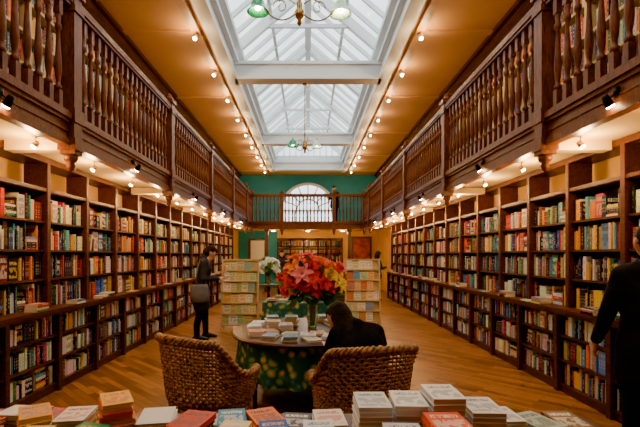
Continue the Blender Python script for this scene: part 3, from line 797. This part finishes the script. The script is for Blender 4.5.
def face_bits(fr,parent):
    hc,f,u,s=fr; b=MB()
    for q in (-1,1): b.sphere(hc+f*.085+s*.031*q+u*.012,.011,0,6); b.tube([hc+f*.09+s*.016*q+u*.034,hc+f*.082+s*.048*q+u*.034],.004,5,2)
    b.tube([hc+f*.082-u*.052+s*.024,hc+f*.092-u*.05,hc+f*.082-u*.052-s*.024],[.003,.006,.003],6,1)
    b.obj('eyes_brows_mouth',[M_eye,M_lip,M_hair],parent)
def standing(name,loc,yaw,coat,trou,arms,head,face,up,hair='short',hem=.72,step=.06,sc=1,hands=True,hairm=None,lean=V((0,0,0)),bulk=1.0):
    e=empty(name,loc); e.rotation_euler=(0,0,yaw); e.scale=(sc*bulk,sc*bulk,sc)
    P=[]
    for q,st in ((-1,step),(1,-step)):
        hip=V((.09*q,0,.92)); kn=V((.10*q,st*.6+.015,.50)); an=V((.105*q,st,.10))
        P+= [([(hip,.092),(kn,.062)],3),([(kn,.06),(an+V((0,-.005,.18)),.052),],3),([(an+V((0,-.005,.18)),.052),(an,.045)],3),
             ([(an+V((0,-.035,-.055)),.042),(an+V((0,.0,-.02)),.042),(an+V((.01*q,.13,-.068)),.030),(an+V((.01*q,.16,-.07)),.026)],4)]
    sh=lean
    P+= [([(V((-.085,0,.95)),.125),(V((.085,0,.95)),.125),(V((-.08,0,1.12))+sh*.4,.108),(V((.08,0,1.12))+sh*.4,.108)],2),
         ([(V((-.08,0,1.12))+sh*.4,.108),(V((.08,0,1.12))+sh*.4,.108),(V((-.10,.01,1.32))+sh*.8,.115),(V((.10,.01,1.32))+sh*.8,.115)],2),
         ([(V((-.10,.01,1.32))+sh*.8,.11),(V((.10,.01,1.32))+sh*.8,.11),(V((-.165,0,1.43))+sh,.062),(V((.165,0,1.43))+sh,.062),(V((0,-.01,1.48))+sh,.06)],2),
         ([(V((-.09,0,.95)),.128),(V((.09,0,.95)),.128),(V((-.10,0,hem)),.125),(V((.10,0,hem)),.125)],2)]
    hc=V(head)
    P+= [([(V((0,0,1.46))+sh,.062),(hc+V((0,-.01,-.09)),.056)],0),([(V((0,-.005,1.49))+sh,.078),(V((0,0,1.53))+sh,.066)],2)]
    HP=[]
    for q in (-1,1):
        E,W=arms[0 if q<0 else 1]; Sd=V((.185*q,0,1.42))+sh; E=V(E);W=V(W)
        P+= [([(Sd,.064),(E,.05)],2),([(E,.05),(W,.038)],2)]
        if hands: HP.append((W,(W-E),q))
    hp,fr=head_parts(hc,face,up,hair); P+=hp
    fuse('body',P,[M_skin,hairm or M_hair,coat,trou,M_shoe],.0105,e)
    face_bits(fr,e)
    for W,d,q in HP:
        d=d.normalized(); nrm=V((-q,0,0)) if abs(d.x)<.6 else V((0,0,1))
        if d.z>-.4: nrm=V((0,-.3,1))
        fuse('hand',hand_parts(W+d*.035,d,nrm,q,.55),[M_skin],.0045,e,2)
    return e
e=standing('shopper_reading',(-2.02,8.15,0),-math.radians(75),M_coatg,M_trous,
    (((-.24,.02,1.14),(-.13,.25,1.13)),((.24,.02,1.14),(.13,.25,1.13))),(0,.14,1.60),(0,.85,-.55),(0,.5,.85),'short',.62,.07,1.02,lean=V((0,.05,0)),bulk=1.15)
k=BK(); k.book((-.01,.34,1.15),(0,.02,-.008),(0,.06,.19),(-.14,0,.03),(.5,.06,.04),(.8,.8,.7)); k.book((.01,.34,1.15),(0,.02,-.008),(0,.06,.19),(.14,0,.03),(.5,.06,.04),(.8,.8,.7)); k.obj('open_book',[M_book],e)
b=MB(); b.lathe([(0,.10),(.02,.13),(.15,.14),(.28,.12),(.32,.11)],(.27,-.03,.72),14,0,Matrix.Diagonal(V((.55,1.1,1,1)))); b.tube([(.26,-.1,1.03),(.21,-.06,1.35),(.15,-.02,1.50),(.18,.05,1.38),(.26,.06,1.03)],.012,6); b.obj('shoulder_bag',[M_bag],e)
standing('shopper_in_dark_coat',(2.48,3.08,0),math.radians(-8),M_coatb,M_trous,
    (((-.27,.02,1.12),(-.24,.20,.92)),((.26,.0,1.12),(.24,.12,.88))),(0,.03,1.64),(0,1,-.1),(0,0,1),'short',.70,.05,1.03,bulk=1.1)
standing('shopper_browsing',(2.42,15.1,0),-math.radians(70),M_navy,M_trous,(((-.25,.0,1.14),(-.22,.12,.90)),((.25,.05,1.16),(.2,.26,1.2))),(0,.05,1.63),(0,1,-.3),(0,0,1),'bob',.85,.05,.98)
standing('visitor_on_gallery',(1.2,19.4,2.951),math.radians(150),M_coatb,M_trous,(((-.25,.05,1.15),(-.2,.28,1.2)),((.25,.05,1.15),(.2,.28,1.2))),(0,.06,1.63),(0,1,-.3),(0,0,1),'short',.85,.05,1.0)
standing('customer_at_desk',(-1.0,16.4,0),math.radians(190),M_coatg,M_trous,(((-.25,.0,1.14),(-.22,.12,.90)),((.25,.0,1.14),(.22,.12,.90))),(0,.02,1.64),(0,1,0),(0,0,1),'long',.75,.05,1.0)

e=empty('seated_reader',(.43,3.47,0)); e.rotation_euler=(0,0,math.radians(14))
P=[]
for q in (-1,1):
    hip=V((.095*q,-.02,.535)); kn=V((.12*q,.40,.53)); an=V((.12*q,.44,.10))
    P+=[([(hip,.098),(kn,.066)],3),([(kn,.064),(an,.044)],3),([(an+V((0,-.035,-.055)),.040),(an+V((0,0,-.02)),.04),(an+V((0,.14,-.068)),.028)],4)]
pel=V((0,-.03,.56)); ch=V((0,.03,.85)); shl=V((0,.10,.965))
P+=[([(pel+V((-.09,0,0)),.13),(pel+V((.09,0,0)),.13),(V((-.08,-.02,.72)),.118),(V((.08,-.02,.72)),.118)],2),
    ([(V((-.08,-.02,.72)),.118),(V((.08,-.02,.72)),.118),(ch+V((-.095,0,0)),.115),(ch+V((.095,0,0)),.115)],2),
    ([(ch+V((-.095,0,0)),.115),(ch+V((.095,0,0)),.115),(shl+V((-.145,0,0)),.068),(shl+V((.145,0,0)),.068),(shl+V((0,-.01,.03)),.065)],2),
    ([(shl+V((0,.0,.03)),.08),(shl+V((-.02,.05,.05)),.064)],2)]
hc=V((-.12,.21,1.06))
P.append(([(shl+V((0,.02,.04)),.058),(hc+V((.02,-.04,-.04)),.054)],0))
for q in (-1,1):
    Sd=shl+V((.175*q,0,-.01)); E=V((.26*q,.14,.73)); W=V((.12*q-.04,.38,.69))
    P+=[([(Sd,.066),(E,.054)],2),([(E,.053),(W,.038)],2)]
hp,fr=head_parts(hc,(-.55,.62,-.62),(-.15,.5,.75),'long'); P+=hp
fuse('body',P,[M_skin,M_hair,M_coatb,M_trous,M_shoe],.0105,e); face_bits(fr,e)
for q in (-1,1):
    W=V((.12*q-.04,.38,.69)); d=(W-V((.26*q,.14,.73))).normalized(); fuse('hand',hand_parts(W+d*.035,d,(0,0,1),q,.4),[M_skin],.0045,e,2)
k=BK(); k.book((-.045,.36,.735),(0,0,-.014),(0,.19,.05),(-.13,0,.02),(.7,.66,.55),(.1,.1,.1)); k.book((-.035,.36,.735),(0,0,-.014),(0,.19,.05),(.13,0,.02),(.7,.66,.55),(.1,.1,.1)); k.obj('open_book',[M_book],e)

# ------------------------------------------------------------------ world + portal
w=bpy.data.worlds.new('overcast_sky'); S.world=w; w.use_nodes=True; nt=w.node_tree; bg=nt.nodes['Background']
tc=nt.nodes.new('ShaderNodeTexCoord'); n=nt.nodes.new('ShaderNodeTexNoise'); n.inputs['Scale'].default_value=3; n.inputs['Detail'].default_value=4
r=nt.nodes.new('ShaderNodeValToRGB'); r.color_ramp.elements[0].position=.35; r.color_ramp.elements[0].color=(.76,.86,.92,1); r.color_ramp.elements[1].position=.6; r.color_ramp.elements[1].color=(1,1,1,1)
nt.links.new(tc.outputs['Generated'],n.inputs['Vector']); nt.links.new(n.outputs['Fac'],r.inputs['Fac']); nt.links.new(r.outputs['Color'],bg.inputs['Color'])
bg.inputs['Strength'].default_value=2.1
l=bpy.data.lights.new('skylight_portal','AREA'); l.shape='RECTANGLE'; l.size=3.2; l.size_y=19.4; l.cycles.is_portal=True
o=bpy.data.objects.new('skylight_portal',l); o.location=(0,10.25,6.14); COL.objects.link(o); o.parent=sky

# ------------------------------------------------------------------ camera
cd=bpy.data.cameras.new('camera'); cam=bpy.data.objects.new('camera',cd); COL.objects.link(cam)
cam.location=(0,0,1.6); cam.rotation_euler=(pi/2,0,0); cd.sensor_width=36; cd.lens=24.19
cd.shift_x=.01875; cd.shift_y=.0648; cd.clip_end=200; cd.clip_start=.05
S.camera=cam
try:
    S.view_settings.view_transform='AgX'; S.view_settings.look='AgX - Punchy'; S.view_settings.exposure=1.2
except Exception as ex: print(ex)
